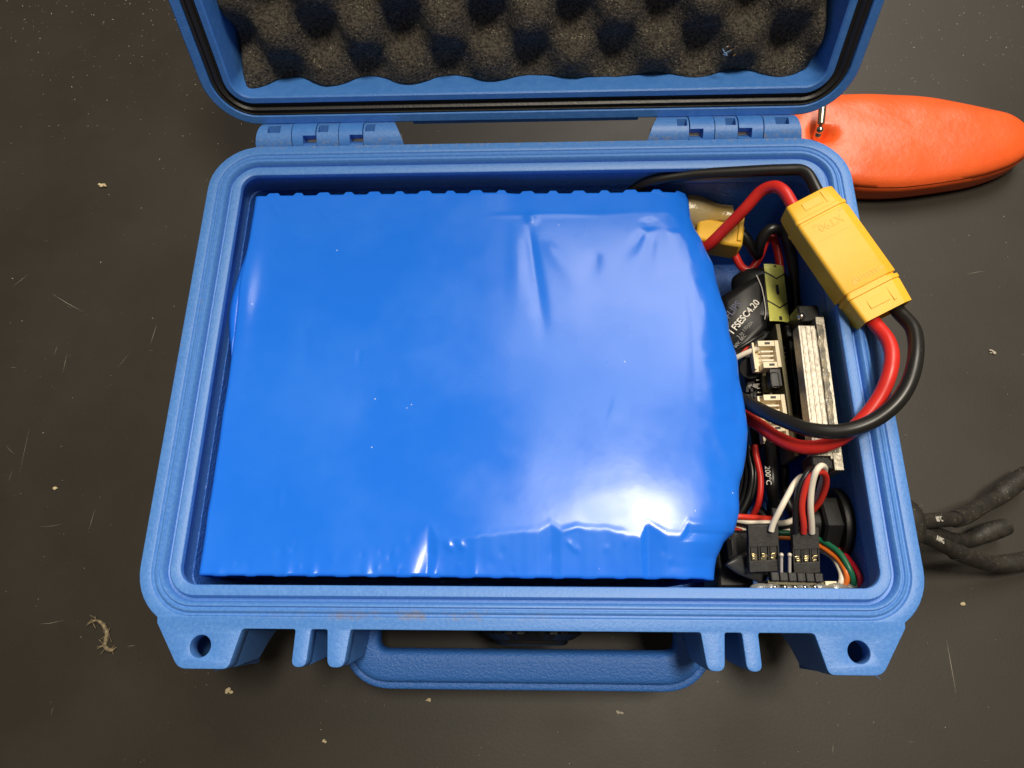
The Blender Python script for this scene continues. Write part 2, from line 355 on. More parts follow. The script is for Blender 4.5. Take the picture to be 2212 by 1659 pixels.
# gasket: ribbed rubber ring in the lid channel
gk = MB().loft([lring(o_, n_) for o_, n_ in ((4.25, -3.4), (4.3, -0.7), (4.8, -0.3), (5.6, -0.9), (6.2, -0.5), (7.0, 0.35), (7.8, -0.4), (8.3, -1.0), (9.1, -0.5), (9.8, -0.9), (9.85, -3.4))])
gk.build('gasket', M['gasket'], lid, smooth=60)
# strip between the hinges on the lid edge
ls_ = MB()
for (u0, u1) in ((-48, 48),):
    ls_.box(LP((u0+u1)/2, -2.0, -3.2), (u1-u0, 1.6, 5), Matrix.Rotation(math.atan2(LS, LC), 3, 'X'))
ls_.build('edge_strip', M['lidp'], lid, bevel=0.5)
# front handle, hanging folded outwards
HD = thing  # (alias kept for clarity of the list above)
def hframe(x, a, n):  # a: along the handle plane away from the pivot, n: thickness, the plane leans outwards and down
    ca, sa = math.cos(math.radians(13)), math.sin(math.radians(13))
    return Vector((x, -90.5-a*ca-n*sa, -36-a*sa+n*ca))
def handle_ring(path, prof_):
    rings = []
    for i, (x, a) in enumerate(path):
        x0, a0 = path[max(i-1, 0)]; x1, a1 = path[min(i+1, len(path)-1)]
        t = Vector((x1-x0, a1-a0)).normalized(); nrm = Vector((-t.y, t.x))
        rings.append([hframe(x+nrm.x*p, a+nrm.y*p, q) for p, q in prof_])
    return rings
hp = [(p.x, p.y) for p in fillet([(-60.5, -2, 0), (-60.5, 18.2, 13), (60.5, 18.2, 13), (60.5, -2, 0)], 12, 10)]
def dens(P, st=3):
    out = []
    for (a, b_) in zip(P, P[1:]):
        k = max(1, int(math.dist(a, b_)/st))
        out += [(a[0]+(b_[0]-a[0])*i/k, a[1]+(b_[1]-a[1])*i/k) for i in range(k)]
    return out+[P[-1]]
hp = dens(hp)
def oval(hw, hh, cx=0, cy=0, n=20, e=0.6): return [(cx+hw*abs(math.cos(t))**e*(1 if math.cos(t) > 0 else -1), cy+hh*abs(math.sin(t))**e*(1 if math.sin(t) > 0 else -1)) for t in (2*math.pi*k/n for k in range(n))]
hd = MB().loft(handle_ring(hp, oval(5.7, 4.2, 0, 0, 28, .55)), True, True, True)
hob = hd.build('handle', M['handle'], case, smooth=50)
hl = MB().loft(handle_ring(hp, oval(1.6, 2.4, 7.7, -2.6)), True, True, True); hl.build('handle_lip', M['handle'], hob, smooth=50)
hl = MB().loft(handle_ring(hp, oval(1.4, 1.2, 5.6, -2.8)), True, True, True); hl.build('handle_groove', M['black'], hob, smooth=50)  # solid black strip standing in for the shade in the gap above the lip
# pressure valve on the front wall
vb = MB(); rings = []
for (y, r, kn) in ((-84, 17, 0), (-90, 17, 0), (-90.3, 18.5, .5), (-97, 18.5, .5), (-99, 15.5, .3), (-99.2, 14.2, 0), (-100.6, 13.5, 0), (-101, 12.4, 0)):
    rings.append([Vector((2+(r+kn*math.cos(k*math.pi*2/4))*math.cos(2*math.pi*k/96), y, -42+(r+kn*math.cos(k*math.pi*2/4))*math.sin(2*math.pi*k/96))) for k in range(96)])
vb.loft(rings, True, True, True); vb.build('pressure_valve', M['black'], case, smooth=25)

# foam in the lid
fm = MB(); NU, NV = 210, 150; per = 33.6
grid = []
def sstep_(a, b_, x): t = max(0, min(1, (x-a)/(b_-a))); return t*t*(3-2*t)
def foam_h(u, v):
    uu = u*0.9984-0.056*v*0; vv = v-0.056*(u+64.2)
    c = math.cos(2*math.pi*(uu+64.2+per/2*0)/per); d = math.cos(2*math.pi*(vv-16.2)/per)
    h = -c*d                       # pits where c*d = 1
    c2 = math.cos(2*math.pi*(uu+64.2)/per)*math.cos(2*math.pi*(vv-16.2)/per)
    h = math.copysign(abs(h)**0.85, h)
    nz = noise.noise(Vector((u*.25, v*.25, 3)))*0.5+noise.noise(Vector((u*.05, v*.05, 9)))*1.2
    return -8.6+5.4*h+nz
u0, u1, v0, v1 = -117.6, 117.6, 11.6, 180.0
for j in range(NV+1):
    v = v0+(v1-v0)*(j/NV)**1.35
    for i in range(NU+1):
        u = u0+(u1-u0)*i/NU; e = min(u-u0, u1-u, v-v0, v1-v); h = foam_h(u, v); h = -8.6+(h+8.6)*(0.72+0.28*sstep_(v0, v0+22, v))
        h -= 3.0*max(0, 1-e/2.2)**2
        bul = max(0.0, (h+11)/11)*2.4 if v-v0 < 8 else 0
        grid.append(LP(u, v-bul*(1-min(1, (v-v0)/8)), h))
n1 = NU+1
fm.add(grid, [(j*n1+i, j*n1+i+1, (j+1)*n1+i+1, (j+1)*n1+i) for j in range(NV) for i in range(NU)])
edge = [grid[i] for i in range(n1)] + [grid[j*n1+NU] for j in range(1, NV+1)] + [grid[NV*n1+i] for i in range(NU-1, -1, -1)] + [grid[j*n1] for j in range(NV-1, 0, -1)]
def flat_n(p):
    v = (p.y-109.0)*LC+(p.z+0.6)*LS; return LP(max(-115, min(115, p.x)), max(14, min(177, v)), -25)
fm.loft([edge, [flat_n(p) for p in edge]], True, False, True)
fo = fm.build('foam_liner', M['foam'], None, smooth=180)
tag(fo, 'dark grey egg-crate foam liner set inside the tipped back lid', 'foam')
fl_ = MB()
for k in range(7):
    q = LP(80.5+random.uniform(-2.5, 2.5), 26.5+random.uniform(-2.5, 3), -1.5+random.uniform(0, .5)); d = Vector((random.uniform(-1, 1), .1, random.uniform(-1, 1)))
    fl_.tube([q, q+d*1.1, q+d*2+Vector((.4, 0, .5))], 0.22, 6)
tag(fl_.build('plastic_shaving', mat('shaving', (0.25, 0.42, 0.62), 0.5, col2=(0.5, 0.25, 0.06), nscale=300, nmix=(.45, .55)), None), 'small blue and orange plastic shavings caught on the foam', 'shaving')

# ------------------------------------------------------------------ battery pack
bat = thing('battery_pack', 'large battery pack in glossy blue shrink wrap filling the case', 'battery', (-20, 0, -80))
RS = [at(x, y, -13) for x, y in ((1488, 405), (1494, 470), (1519, 515), (1541, 570), (1565, 650), (1590, 760), (1608, 850), (1618, 930), (1613, 985), (1601, 1040), (1597, 1100), (1589, 1150), (1566, 1172), (1552, 1205), (1546, 1262))]
RS = [(p.y, p.x) for p in RS]
def interp(t, tab):
    tab = sorted(tab)
    if t <= tab[0][0]: return tab[0][1]
    for (a, x), (b_, y) in zip(tab, tab[1:]):
        if t <= b_: k = (t-a)/(b_-a); return x+(y-x)*k
    return tab[-1][1]
def sstep(a, b_, x): t = max(0, min(1, (x-a)/(b_-a))); return t*t*(3-2*t)
def gauss(x, c, s_): return math.exp(-((x-c)/s_)**2)
def BZ(zx, zy): return at(424.7+.568*zx, 389.3+.568*zy, -8)
RIDGE = [(BZ(a, b_).x, BZ(a, b_).y) for a, b_ in ((0, 1500), (500, 1480), (780, 1430), (830, 1358), (885, 1305), (915, 1370), (1060, 1360), (1170, 1345), (1300, 1335), (1345, 1305), (1385, 1340), (1445, 1325), (1560, 1332), (1690, 1357), (1712, 1302), (1790, 1350), (1845, 1352), (1872, 1300), (1925, 1330), (2000, 1340))]
CREASE = []
for za, zb, w0, w1, am in (((1262, 170), (1325, 620), 1.3, 2.6, -.62), ((1215, 150), (1230, 560), 2.6, 4.0, .30), ((1320, 230), (1480, 420), 2.0, 4.5, .26), ((1270, 140), (1275, 150), 1.8, 1.8, .7), ((1720, 160), (1722, 175), 2.2, 2.2, -.4),
                           ((1700, 190), (1640, 300), 1.2, 2.8, -.42), ((1740, 190), (1700, 420), 1.4, 3.2, -.40), ((1800, 180), (1850, 260), 1.0, 1.5, .45), ((1885, 240), (1905, 980), 1.6, 1.9, .42), ((1100, 135), (1610, 124), .9, .9, .20), ((1520, 260), (1490, 400), 2.0, 4.0, -.28),
                           ((620, 640), (615, 720), .9, .9, -.18), ((410, 540), (420, 740), 1.6, 2.2, -.16), ((320, 1160), (312, 1290), .9, 1.2, .22), ((280, 85), (330, 150), .8, 1.2, .25), ((450, 90), (560, 200), .8, 2.2, .25), ((960, 1390), (963, 1394), .9, .9, .45), ((1005, 1388), (1008, 1392), .9, .9, .45), ((1425, 1385), (1440, 1400), .7, .7, .4), ((1570, 860), (1640, 880), 4, 4, .12)):
    a, b_ = BZ(*za), BZ(*zb); CREASE.append((a.x, a.y, b_.x, b_.y, w0, w1, am))
random.seed(21); PUCKER = [(random.uniform(-110, 62), random.uniform(-77, -66), random.uniform(.5, 1.3), random.choice([-.10, .08, .15, -.14])) for _ in range(34)]
def wr(x, y):
    z = 0.35*noise.noise(Vector((x*.018, y*.018, 1.7)))+0.10*noise.noise(Vector((x*.06, y*.045, 5.1)))
    rx = sstep(-42, -22, x)
    yr = interp(x, RIDGE) + 0.5*noise.noise(Vector((x*.3, 0, 2)))
    dq = max(0, yr-y); z -= (0.20*dq*dq/(dq+0.7))*(0.10+0.90*rx)
    z += 0.15*gauss(y, yr+0.6, 1.1)*rx*(0.5+1.0*noise.noise(Vector((x*.09, 3, 3))))
    dg_ = max(0, min(14, -46-y)); z -= 0.0008*dg_*dg_*sstep(5, 25, x)
    for (ax0, ay0, ax1, ay1, w0, w1, am) in CREASE:
        dx, dy = ax1-ax0, ay1-ay0; L_ = dx*dx+dy*dy; t = ((x-ax0)*dx+(y-ay0)*dy)/L_
        lg = math.sqrt(L_); e = math.exp(-(((t if t < 0 else t-1)*lg)/1.6)**2) if (t < 0 or t > 1) else 1.0
        if lg > 6: e = sstep(-0.05, 0.22, t)*sstep(1.15, 0.35, t)
        t = max(0, min(1, t)); w_ = w0+(w1-w0)*t
        d2 = (x-ax0-dx*t)**2+(y-ay0-dy*t)**2 if 0 < t < 1 else ((x-ax0)*dy-(y-ay0)*dx)**2/L_
        z += 0.72*am*math.exp(-d2/(w_*w_*1.5))*e
    z += 1.5*gauss(x, -112.5, 4.8)*gauss(y, 30, 24)
    db = max(0, y-(66+0.6*math.sin(x*.16)))*sstep(-12, 0, x); z -= 0.10*db
    if y < -55:
        for cx in (-107, -83, -74, -55, -32, -17): z += 0.55*gauss(x, cx, 1.6)*math.exp(-(y+78)/3.2)
        for px_, py_, pr, pa_ in PUCKER: z += pa_*math.exp(-((x-px_)**2/(pr*pr)+(y-py_)**2/(pr*pr*2.2)))
    # lumps of the cells along both ends
    z += 0.30*abs(math.sin(math.pi*(x+6)/21.5))**6*(math.exp(-(y+79)/5)+0.6*math.exp(-(77-y)/4))
    return z
rows = []; NX = 300; NY = 260
def brow(y, dz):
    xr = interp(y, RS); xl = -114.6 - 0.9*gauss(y, 36, 12) + 0.25*noise.noise(Vector((y*.08, 0, 8)))
    row = []
    for q in range(5): row.append(Vector((xl+0.8, y, -76+q*13)))
    for q in range(6):
        a = math.pi/2*q/5; row.append(Vector((xl+1.6-1.6*math.cos(a), y, -8-1.6+1.6*math.sin(a)+dz+wr(xl+1.6, y)*math.sin(a))))
    roll = 15+6*gauss(y, -25, 30)
    x2 = xr-roll
    for i in range(1, NX+1):
        x = xl+1.6+(x2-xl-1.6)*i/NX; row.append(Vector((x, y, -8+dz+wr(x, y))))
    zb = -8+dz+wr(x2, y)
    for q in range(1, 19):
        t = q/18; xx = x2+roll*math.sin(t*math.pi/2)**0.9; fold = 0.9*noise.noise(Vector((xx*.12, y*.10, 4.2)))*t + 0.5*noise.noise(Vector((xx*.3, y*.06, 7.7)))*t + 0.7*t*(1-t)*(1-2*abs(noise.noise(Vector((xx*.16+y*.05, y*.11, 1.2)))))
        row.append(Vector((xx+fold*.5, y, zb-7.5*(1-math.cos(t*math.pi/2))+fold)))
    zz = row[-1]
    for q in range(1, 6): row.append(Vector((zz.x-2.2*q+0.6*noise.noise(Vector((q, y*.15, 2))), y, zz.z-(zz.z+77)*q/5)))
    return row
yb, yf = 76.4, -77.6
def notch(x):  # notched film edge over the cell ends
    t = (x+112) % 21.5
    return sstep(2.2, 3.6, t)*sstep(8.6, 7.2, t)+sstep(13.8, 15.0, t)*sstep(18.6, 17.2, t)
for j in range(NY+1):
    rows.append(brow(yf+(yb-yf)*j/NY, 0.0))
def shifted(row, dy, dz, nf):
    return [Vector((p.x, p.y+dy+(notch(p.x)*nf if p.z > -16 else 0), p.z+dz if p.z > -30 else p.z)) for p in row]
front = [shifted(rows[0], 0.6, -9, 0), shifted(rows[0], -0.5, -3.0, 0), shifted(rows[0], -0.8, -0.9, -.25), shifted(rows[0], -0.5, -0.25, -.3)]
back = [shifted(rows[-1], 0.5, -0.15, 1.3), shifted(rows[-1], 0.7, -0.9, 1.3), shifted(rows[-1], 0.2, -1.8, .8), shifted(rows[-1], -0.8, -5, 0), shifted(rows[-1], -1.5, -14, 0)]
allr = front+rows+back
MB().loft(allr, False).add([allr[0][0]], []).build('shrink_wrap', M['wrap'], bat, smooth=60)
core = MB().box((-24, -1, -44), (172, 150, 62)); core.build('cell_block', M['black'], bat, bevel=2)
# loose flap of film on the left side
fp = MB(); g1, g2 = [], []
for k in range(21):
    t = k/20; y = 52-t*52; out = 3.2*math.sin(math.pi*min(1, t*1.05))**0.7 if t < .95 else 0.2
    g1.append(Vector((-113.6, y, -8.7))); g2.append(Vector((-114.4-out*1.1, y, -8.9-0.5*math.sin(t*9))))
fp.loft([g1, [(a+b_)/2+Vector((0, 0, .5)) for a, b_ in zip(g1, g2)], g2], False); fp.build('film_flap', M['wrap'], bat, solid=0.25)

# ------------------------------------------------------------------ power leads and yellow connector pair
def cable(name, pts, r, m, label, cat='cable', group=None, parent=None, n=16, base=None):
    b = MB().tube(pts, r, n); o = b.build(name, m, parent, smooth=60)
    if not parent: tag(o, label, cat, group)
    return o
# connector: local frame along its length
c0 = (at(1749.6, 419.5, 12)+at(1924.4, 668.5, 12))/2
ax_ = (at(1924.4, 668.5, 11)-at(1749.6, 419.5, 13)); ln = ax_.length; ax_.normalize()
up_ = Vector((-0.16, -0.05, 1)); up_ = (up_-ax_*up_.dot(ax_)).normalized(); sd_ = ax_.cross(up_)   # sd_ points to the left in the picture
if sd_.x > 0: sd_ = -sd_
con = thing('power_connector', 'yellow two-pole power connector pair lying across the case corner', 'connector', c0-up_*13)
def CP(s_, w_, h_): return c0+ax_*s_+sd_*w_+up_*h_      # h 0 = top face
def csec(s_, w_, t_, ch, top=0.0, r=1.6):
    hw = w_/2
    poly = [(hw, top), (-hw+ch, top), (-hw, top-ch*0.55), (-hw, top-t_+ch*.55), (-hw+ch, top-t_), (hw, top-t_)]
    pts = fillet([(x, y, rr0) for (x, y), rr0 in zip(poly, (r, 1.2, 1.2, 1.2, 1.2, r))], r, 4)
    return [CP(s_, p.x, p.y) for p in pts]
L2 = ln/2
up_secs = [(-L2, 19.0, 11.6, 3.6, -.9), (-L2+.6, 19.6, 12.2, 3.6, -.5), (-L2+7.0, 20.4, 12.8, 3.6, -.25), (-L2+7.3, 21.2, 13.4, 3.6, .05), (-L2+8.6, 21.2, 13.4, 3.6, .05), (-L2+8.9, 20.6, 13, 3.6, -.3), (-L2+9.6, 20.6, 13, 3.6, -.3), (-L2+9.9, 21.0, 13.2, 3.6, 0), (L2-12.4, 21.0, 13.2, 3.6, 0), (L2-12.1, 20.7, 13, 3.6, -.15)]
MB().loft([csec(a, b_, c, d, e) for a, b_, c, d, e in up_secs], True, True, True).build('socket_housing', M['yellow'], con, smooth=40)
lo_secs = [(L2-12.2, 19.4, 12, 3.6, -.7), (L2-11.2, 19.4, 12, 3.6, -.7), (L2-11.0, 21.0, 13.2, 3.6, .0), (L2-9.6, 21.0, 13.2, 3.6, .0), (L2-9.3, 20.2, 12.7, 3.6, -.4), (L2-8.6, 20.4, 12.7, 3.6, -.35), (L2, 19.2, 11.8, 3.6, -.9), (L2, 17.4, 10.0, 3.8, -1.8), (L2-4, 17.2, 9.8, 3.8, -1.9)]
MB().loft([csec(a, b_, c, d, e) for a, b_, c, d, e in lo_secs], True, True, True).build('plug_housing', M['yellow'], con, smooth=40)
MB().box(CP(L2-3.0, 0, -6.5), (1.6, 4, 9), Matrix((ax_, up_, sd_)).transposed()).build('divider', M['yellow'], con)
# relief on the top face
FR = Matrix((ax_, sd_, up_)).transposed()
rel = [(-L2+3.6, 1.0, 3.2, 7.5, -.42), (-L2+3.4, -4.2, 5.0, 1.0, -.42), (L2-5.0, 1.5, 3.4, 7.5, -.62), (L2-5.2, -3.8, 5.5, 1.0, -.62)]
for a, b_, sx, sy, h in rel:
    MB().box(CP(a, b_, h), (sx, sy, .5), FR).build('raised_panel', M['yellow'], con, bevel=.12)
for a, b_ in ((-L2+12.0, 5.2), (-L2+10.8, -6.0), (L2-14.2, 5.0), (L2-15.0, -6.0)):
    MB().box(CP(a, b_, -.02), (.7, 1.8, .12), FR).build('index_mark', M['embossy'], con)
for a in (-L2+18.2, L2-19.0):
    MB().box(CP(a, 0.8, -.0), (.18, 14, .1), FR).build('mould_line', M['embossy'], con)
text('raised_lettering', 'XT90', 4.2, CP(-L2+12.4, -5.0, .0), sd_, ax_, M['embossy'], con, .10).location
text('raised_lettering', 'Amass', 4.0, CP(L2-14.2, 5.8, .0), -sd_, -ax_, M['embossy'], con, .10)

cable('power_cable', A((1340, 425, -22), (1372, 408, -14), (1410, 391, -8), (1490, 378, -4), (1600, 371, 1), (1690, 367, 5), (1738, 371, 7))+[CP(-L2-2, -6.0, -6.3), CP(-L2+5, -5.4, -6.3)], 2.25, M['silblack'], 'thick black cable along the back wall to the yellow connector')
cable('power_cable', A((1505, 548, -30), (1532, 528, -22), (1565, 496, -15), (1610, 450, -6), (1643, 414, 0), (1672, 403, 4), (1694, 414, 6))+[CP(-L2-1, 4.8, -6.3), CP(-L2+5, 4.8, -6.3)], 2.35, M['red'], 'short thick red cable arching from battery up to the yellow connector')
cable('power_cable', [CP(L2-6, 4.7, -6.2), CP(L2+1, 4.7, -6.2)]+A((1920, 740, 8), (1925, 790, 10), (1900, 858, 7), (1850, 920, 3), (1795, 957, -2), (1735, 966, -7), (1680, 946, -13), (1635, 915, -20), (1585, 885, -30)), 2.55, M['red'], 'thick red cable looping below the connector back to the battery')
cable('power_cable', [CP(L2-6, -4.7, -6.2), CP(L2+1, -4.7, -6.2)]+A((1974, 715, 10), (1976, 785, 14), (1948, 855, 13), (1890, 907, 10), (1820, 931, 7), (1750, 928, 3), (1690, 907, -4), (1640, 884, -12), (1580, 850, -25)), 2.6, M['silblack'], 'thick black cable looping over the red one by the case rim')
# second yellow connector half hidden beside the battery
c2 = thing('power_connector', 'small yellow connector under clear shrink tube beside the battery end', 'connector', at(1545, 500, -45))
q = at(1548, 505, -30); Rz = Matrix.Rotation(math.radians(-12), 3, 'Z')
MB().box(q+Vector((0, -2.5, 0)), (20, 11, 12), Rz).build('housing', M['yellow'], c2, bevel=1.2)
MB().box(q+Vector((8.6, -1.5, 2)), (2.0, 12.4, 10), Rz).build('collar', M['yellow'], c2, bevel=.4)
sh = MB(); rg = []
for t in range(9):
    k = t/8; cen = at(1480+100*k, 452+14*k, -27); ry = 7.6-4.2*k+0.6*math.sin(k*7); rg.append([cen+Vector((0, ry*math.cos(a)*1.15+.4*math.sin(3*a+k*5), ry*math.sin(a))) for a in (2*math.pi*j/18 for j in range(18))])
sh.loft(rg, True, True, True); sh.build('clear_shrink_tube', M['amber'], c2, smooth=60)
cable('lead_wire', A((1575, 520, -32), (1588, 552, -34), (1603, 578, -36), (1622, 583, -36), (1640, 556, -35), (1655, 520, -33), (1668, 512, -32), (1678, 535, -33), (1684, 570, -34), (1688, 610, -34)), 1.75, M['red'], 'red lead bending in a U behind the capacitor', 'wire')
cable('lead_wire', A((1580, 495, -28), (1603, 505, -28), (1622, 530, -30), (1635, 552, -33), (1640, 535, -30), (1650, 508, -26), (1668, 494, -24), (1690, 503, -26), (1706, 540, -30), (1716, 600, -33), (1720, 660, -35), (1722, 710, -36)), 2.3, M['silblack'], 'black lead arching over the red U beside the capacitor', 'wire')

# ------------------------------------------------------------------ speed controller
esc = thing('speed_controller', 'black motor speed controller with white sockets on its edge board', 'controller', at(1690, 830, -75))
# sleeve around the capacitors
sl = MB(); rg = []
pa, pb = at(1640, 592, -34), at(1652, 708, -34)
for t in range(15):
    k = t/14; cen = pa.lerp(pb, k); rad = 11.0*(1-0.10*max(0, abs(k-.5)*2-.75)*4)*(1 if 0 < t < 14 else .86)
    rg.append([cen+Vector((rad*1.12*math.cos(a), 0, rad*.72*math.sin(a))) for a in (2*math.pi*j/36 for j in range(36))])
sl.loft(rg, True, True, True); sl.build('capacitor_sleeve', M['blackgloss'], esc, smooth=60)
def on_sleeve(k, ang, off=0.12):
    cen = pa.lerp(pb, k); a = math.radians(ang); return cen+Vector(((11.0*1.12+off)*math.cos(a), 0, (11.0*.72+off)*math.sin(a)))
tp = MB().loft([[on_sleeve(-.02+1.04*j/10, a, .15) for j in range(11)] for a in range(48, 93, 4)], False)
tpo = tp.build('label_strip', M['tape'], esc, smooth=60)
ik = MB()
def strip(pts, wd=.35):
    for (k0, a0), (k1, a1) in zip(pts, pts[1:]):
        n_ = 8; A_ = [on_sleeve(k0+(k1-k0)*i/n_-wd/24, a0+(a1-a0)*i/n_, .24) for i in range(n_+1)]; B_ = [on_sleeve(k0+(k1-k0)*i/n_+wd/24, a0+(a1-a0)*i/n_, .24) for i in range(n_+1)]
        ik.loft([A_, B_], False)
strip([(.13, 92), (.25, 70), (.13, 48)]); strip([(.66, 92), (.78, 70), (.66, 48)])
ik.loft([[on_sleeve(.36, a, .24) for a in (67, 70, 73)], [on_sleeve(.54, a, .24) for a in (67, 70, 73)]], False)
ik.loft([[on_sleeve(.93, a, .24) for a in (67, 70, 73)], [on_sleeve(1.0, a, .24) for a in (67, 70, 73)]], False)
ik.loft([[on_sleeve(.0, a, .24) for a in (67, 70, 73)], [on_sleeve(.03, a, .24) for a in (67, 70, 73)]], False)
ik.build('chevron_print', M['ink'], tpo, smooth=0)
wl = MB().tube(A((1634, 594, -24.9), (1645, 620, -24.8), (1651, 648, -25), (1654, 672, -25.2), (1652, 690, -25.4)), .17, 6); wl.build('white_line', M['print'], esc)
# printed sleeve face beside it
LF = [at(1560, 640, -28), at(1650, 590, -26.2), at(1656, 706, -26.2), at(1560, 800, -32)]
lx = (at(1640, 655, -24)-at(1583, 722, -24)).normalized(); ly = Vector((-lx.y, lx.x, 0)); ly = ly if ly.y > 0 else -ly
pl = MB(); g = []
for j in range(8):
    g.append([LF[0].lerp(LF[1], i/7).lerp(LF[3].lerp(LF[2], i/7), j/7)+Vector((0, 0, 1.3*math.sin(i/7*math.pi)+.4*math.sin(j))) for i in range(8)])
pl.loft(g, False); plo = pl.build('printed_sleeve', M['blackgloss'], esc, solid=.6, smooth=60)
zt = -23.6
text('white_lettering', 'i FSESC4.20', 3.9, at(1584, 722, zt), lx, ly, M['print'], plo, .05, bold=.06)
text('white_lettering', '50A', 1.9, at(1618, 708, zt), lx, ly, M['grayprint'], plo, .05)
text('white_lettering', '3 to 13S', 1.9, at(1596, 731, zt), lx, ly, M['grayprint'], plo, .05)
text('white_lettering', '60V, BEC', 1.9, at(1590, 752, zt), lx, ly, M['grayprint'], plo, .05)
text('blue_lettering', 'FLIPS', 4.2, at(1575, 690, zt), lx, ly, M['blueprint'], plo, .05, bold=.05)
# body and dark board under it
MB().box(at(1655, 850, -52), (26, 56, 30), Matrix.Rotation(math.radians(0), 3, 'Z')).build('body', M['pcbdark'], esc, bevel=1)
e1, e2 = at(1680, 700, -22), at(1722, 985, -22)
ey = (e2-e1).normalized(); ex = Vector((-ey.y, ey.x, 0))
if ex.x < 0: ex = -ex
def EB(px, py, z, size, name, m, bev=.15, par=esc, tilt=0):
    Rm = Matrix((ex, -ey, Vector((0, 0, 1)))).transposed() @ Matrix.Rotation(tilt, 3, 'Z'); 
    return MB().box(at(px, py, z), size, Rm).build(name, m, par, bevel=bev)
mid = (e1+e2)/2
Rm = Matrix((ex, -ey, Vector((0, 0, 1)))).transposed()
MB().box(mid+Vector((0, 0, -8)), (1.6, (e2-e1).length, 16), Rm).build('edge_board', M['pcb'], esc, bevel=.1)
def socket(px, py, z, h=11.5):
    o_ = at(px, py, z)
    def lb_(x, y, zz, sx, sy, sz, nm, m, par, bv=.18): return MB().box(o_+Rm @ Vector((x, y, zz)), (sx, sy, sz), Rm).build(nm, m, par, bevel=bv)
    body = lb_(4.2, 0, -3, 1.6, h, 7, 'socket', M['cream'], esc)
    lb_(-0.6, 0, -5.4, 8.4, h, 1.6, 'socket_floor', M['cream'], body)
    lb_(-4.6, 0, -3.6, .9, h, 4.4, 'socket_wall', M['cream'], body)
    lb_(.2, h/2-1.1, -2.6, 6.6, 2.4, 5.4, 'socket_tab', M['cream'], body); lb_(.9, -h/2+1.2, -2.6, 6.0, 2.6, 5.4, 'socket_tab', M['cream'], body)
    lb_(.6, h/2-1.1, .12, 2.1, 1.0, .12, 'tab_slot', M['ink'], body, 0); lb_(1.3, -h/2+1.2, .12, 2.1, 1.0, .12, 'tab_slot', M['ink'], body, 0)  # thin black plates paint in the shade of the tab holes
    for k in (-1.9, 0, 1.9): lb_(.8, k, -2.2, 5.2, .75, .75, 'contact_pin', M['white'], body, .1)
    for k in (-3, -1, 1, 3): MB().sphere(o_+Rm @ Vector((7.6, k, -1.5)), .42, 8, 6).build('solder_tip', M['steel'], body)
socket(1657, 765, -22); socket(1670, 883, -22)
socket(1678, 935, -25, 6)
# micro connector between the sockets
EB(1672, 820, -24, (4.2, 7.2, 5), 'usb_port', M['pcbdark'])
b = MB(); o_ = at(1676, 820, -21.3); b.tube([o_+Rm @ Vector(q) for q in ((-1.2, 3, 0), (-1.8, 2, 0), (-1.8, -2, 0), (-1.2, -3.1, 0), (.8, -3.1, 0), (1.2, -2, 0), (1.2, 2, 0), (.8, 3, 0), (-1.2, 3, 0))], .22, 6); b.build('port_rim', M['steel'], esc)
EB(1655, 826, -30, (3, 9, 3), 'capacitor_part', M['pcb'])
random.seed(3)
for k in range(26):
    EB(random.uniform(1612, 1668), random.uniform(800, 900), random.uniform(-38, -34), (random.uniform(1, 3), random.uniform(1, 3.5), 2), 'surface_component', random.choice([M['black'], M['pcbdark'], M['black'], M['grayprint']]), .1, esc, random.uniform(-.5, .5))
for k in range(8):
    MB().box(at(1636+1.2*k, 812+9*k, -33), (1.6, .5, .4), Rm).build('chip_pin', M['steel'], esc)
b = MB().tube([at(1622, 795, -33), at(1622, 795, -31)], 4.6, 24, spline=False); b.build('inductor', M['black'], esc, bevel=.3)
# heat sink: aluminium bar with a stepped edge, clear tape on it
EB(1722, 715, -22, (6, 9, 12), 'corner_post', M['black'], .5)
EB(1716, 722, -24, (9, 5, 8), 'bracket', M['black'], .4)
hs1, hs2 = at(1742, 703, -7), at(1777, 985, -7); hm = (hs1+hs2)/2; hy = (hs2-hs1).normalized(); hx_ = Vector((-hy.y, hy.x, 0)); hx_ = hx_ if hx_.x > 0 else -hx_
Rh = Matrix((hx_, -hy, Vector((0, 0, 1)))).transposed(); HL = (hs2-hs1).length
hsb = MB().box(hm+Vector((0, 0, -3)), (6.4, HL, 6), Rh).build('heat_sink', M['alu'], esc, bevel=.2)
MB().box(hm+Rh @ Vector((3.45, -1, -11.6)), (0.9, HL, 22), Rh).build('fin', M['alu'], hsb, bevel=.15)
MB().box(hm+Rh @ Vector((5.6, -.5, -11.6)), (3.4, HL+9, 22), Rh).build('side_bar', M['alu'], hsb, bevel=.2)
for q_ in (-2.1, -0.3, 1.6): MB().box(hm+Rh @ Vector((q_, 0, .05)), (.5, HL-.6, .35), Rh).build('ridge', M['alu'], hsb, bevel=.1)
EB(1738, 688, -15, (8, 7, 10), 'end_block', M['black'], .6)
MB().sphere(at(1730, 684, -9.6), 1.5).build('screw_head', M['steel'], esc)
EB(1772, 1004, -14, (10, 6, 10), 'end_block', M['black'], .8)
gl = MB(); g = []
for j in range(60):
    t = j/59; p0 = hm+Rh @ Vector((3.6, HL/2*(1-2*t)*.98+1, -.3)); wd = 3.6+.7*noise.noise(Vector((t*9, 0, 0)))
    g.append([p0+Rh @ Vector((wd*i/7, 0, 0.5+.8*noise.noise(Vector((i*.5, t*22, 3)))-2.0*(i/7)**3)) for i in range(8)])
gl.loft(g, False); gl.build('clear_tape', M['glue'], esc, solid=.25, smooth=80)
gl = MB(); g = []
for j in range(40):
    t = j/39; p0 = at(1704+26*t, 735+215*t, -20)
    g.append([p0+Rh @ Vector((7.5*i/7, 0, .5+1.3*noise.noise(Vector((i*.4, t*9, 8))))) for i in range(8)])
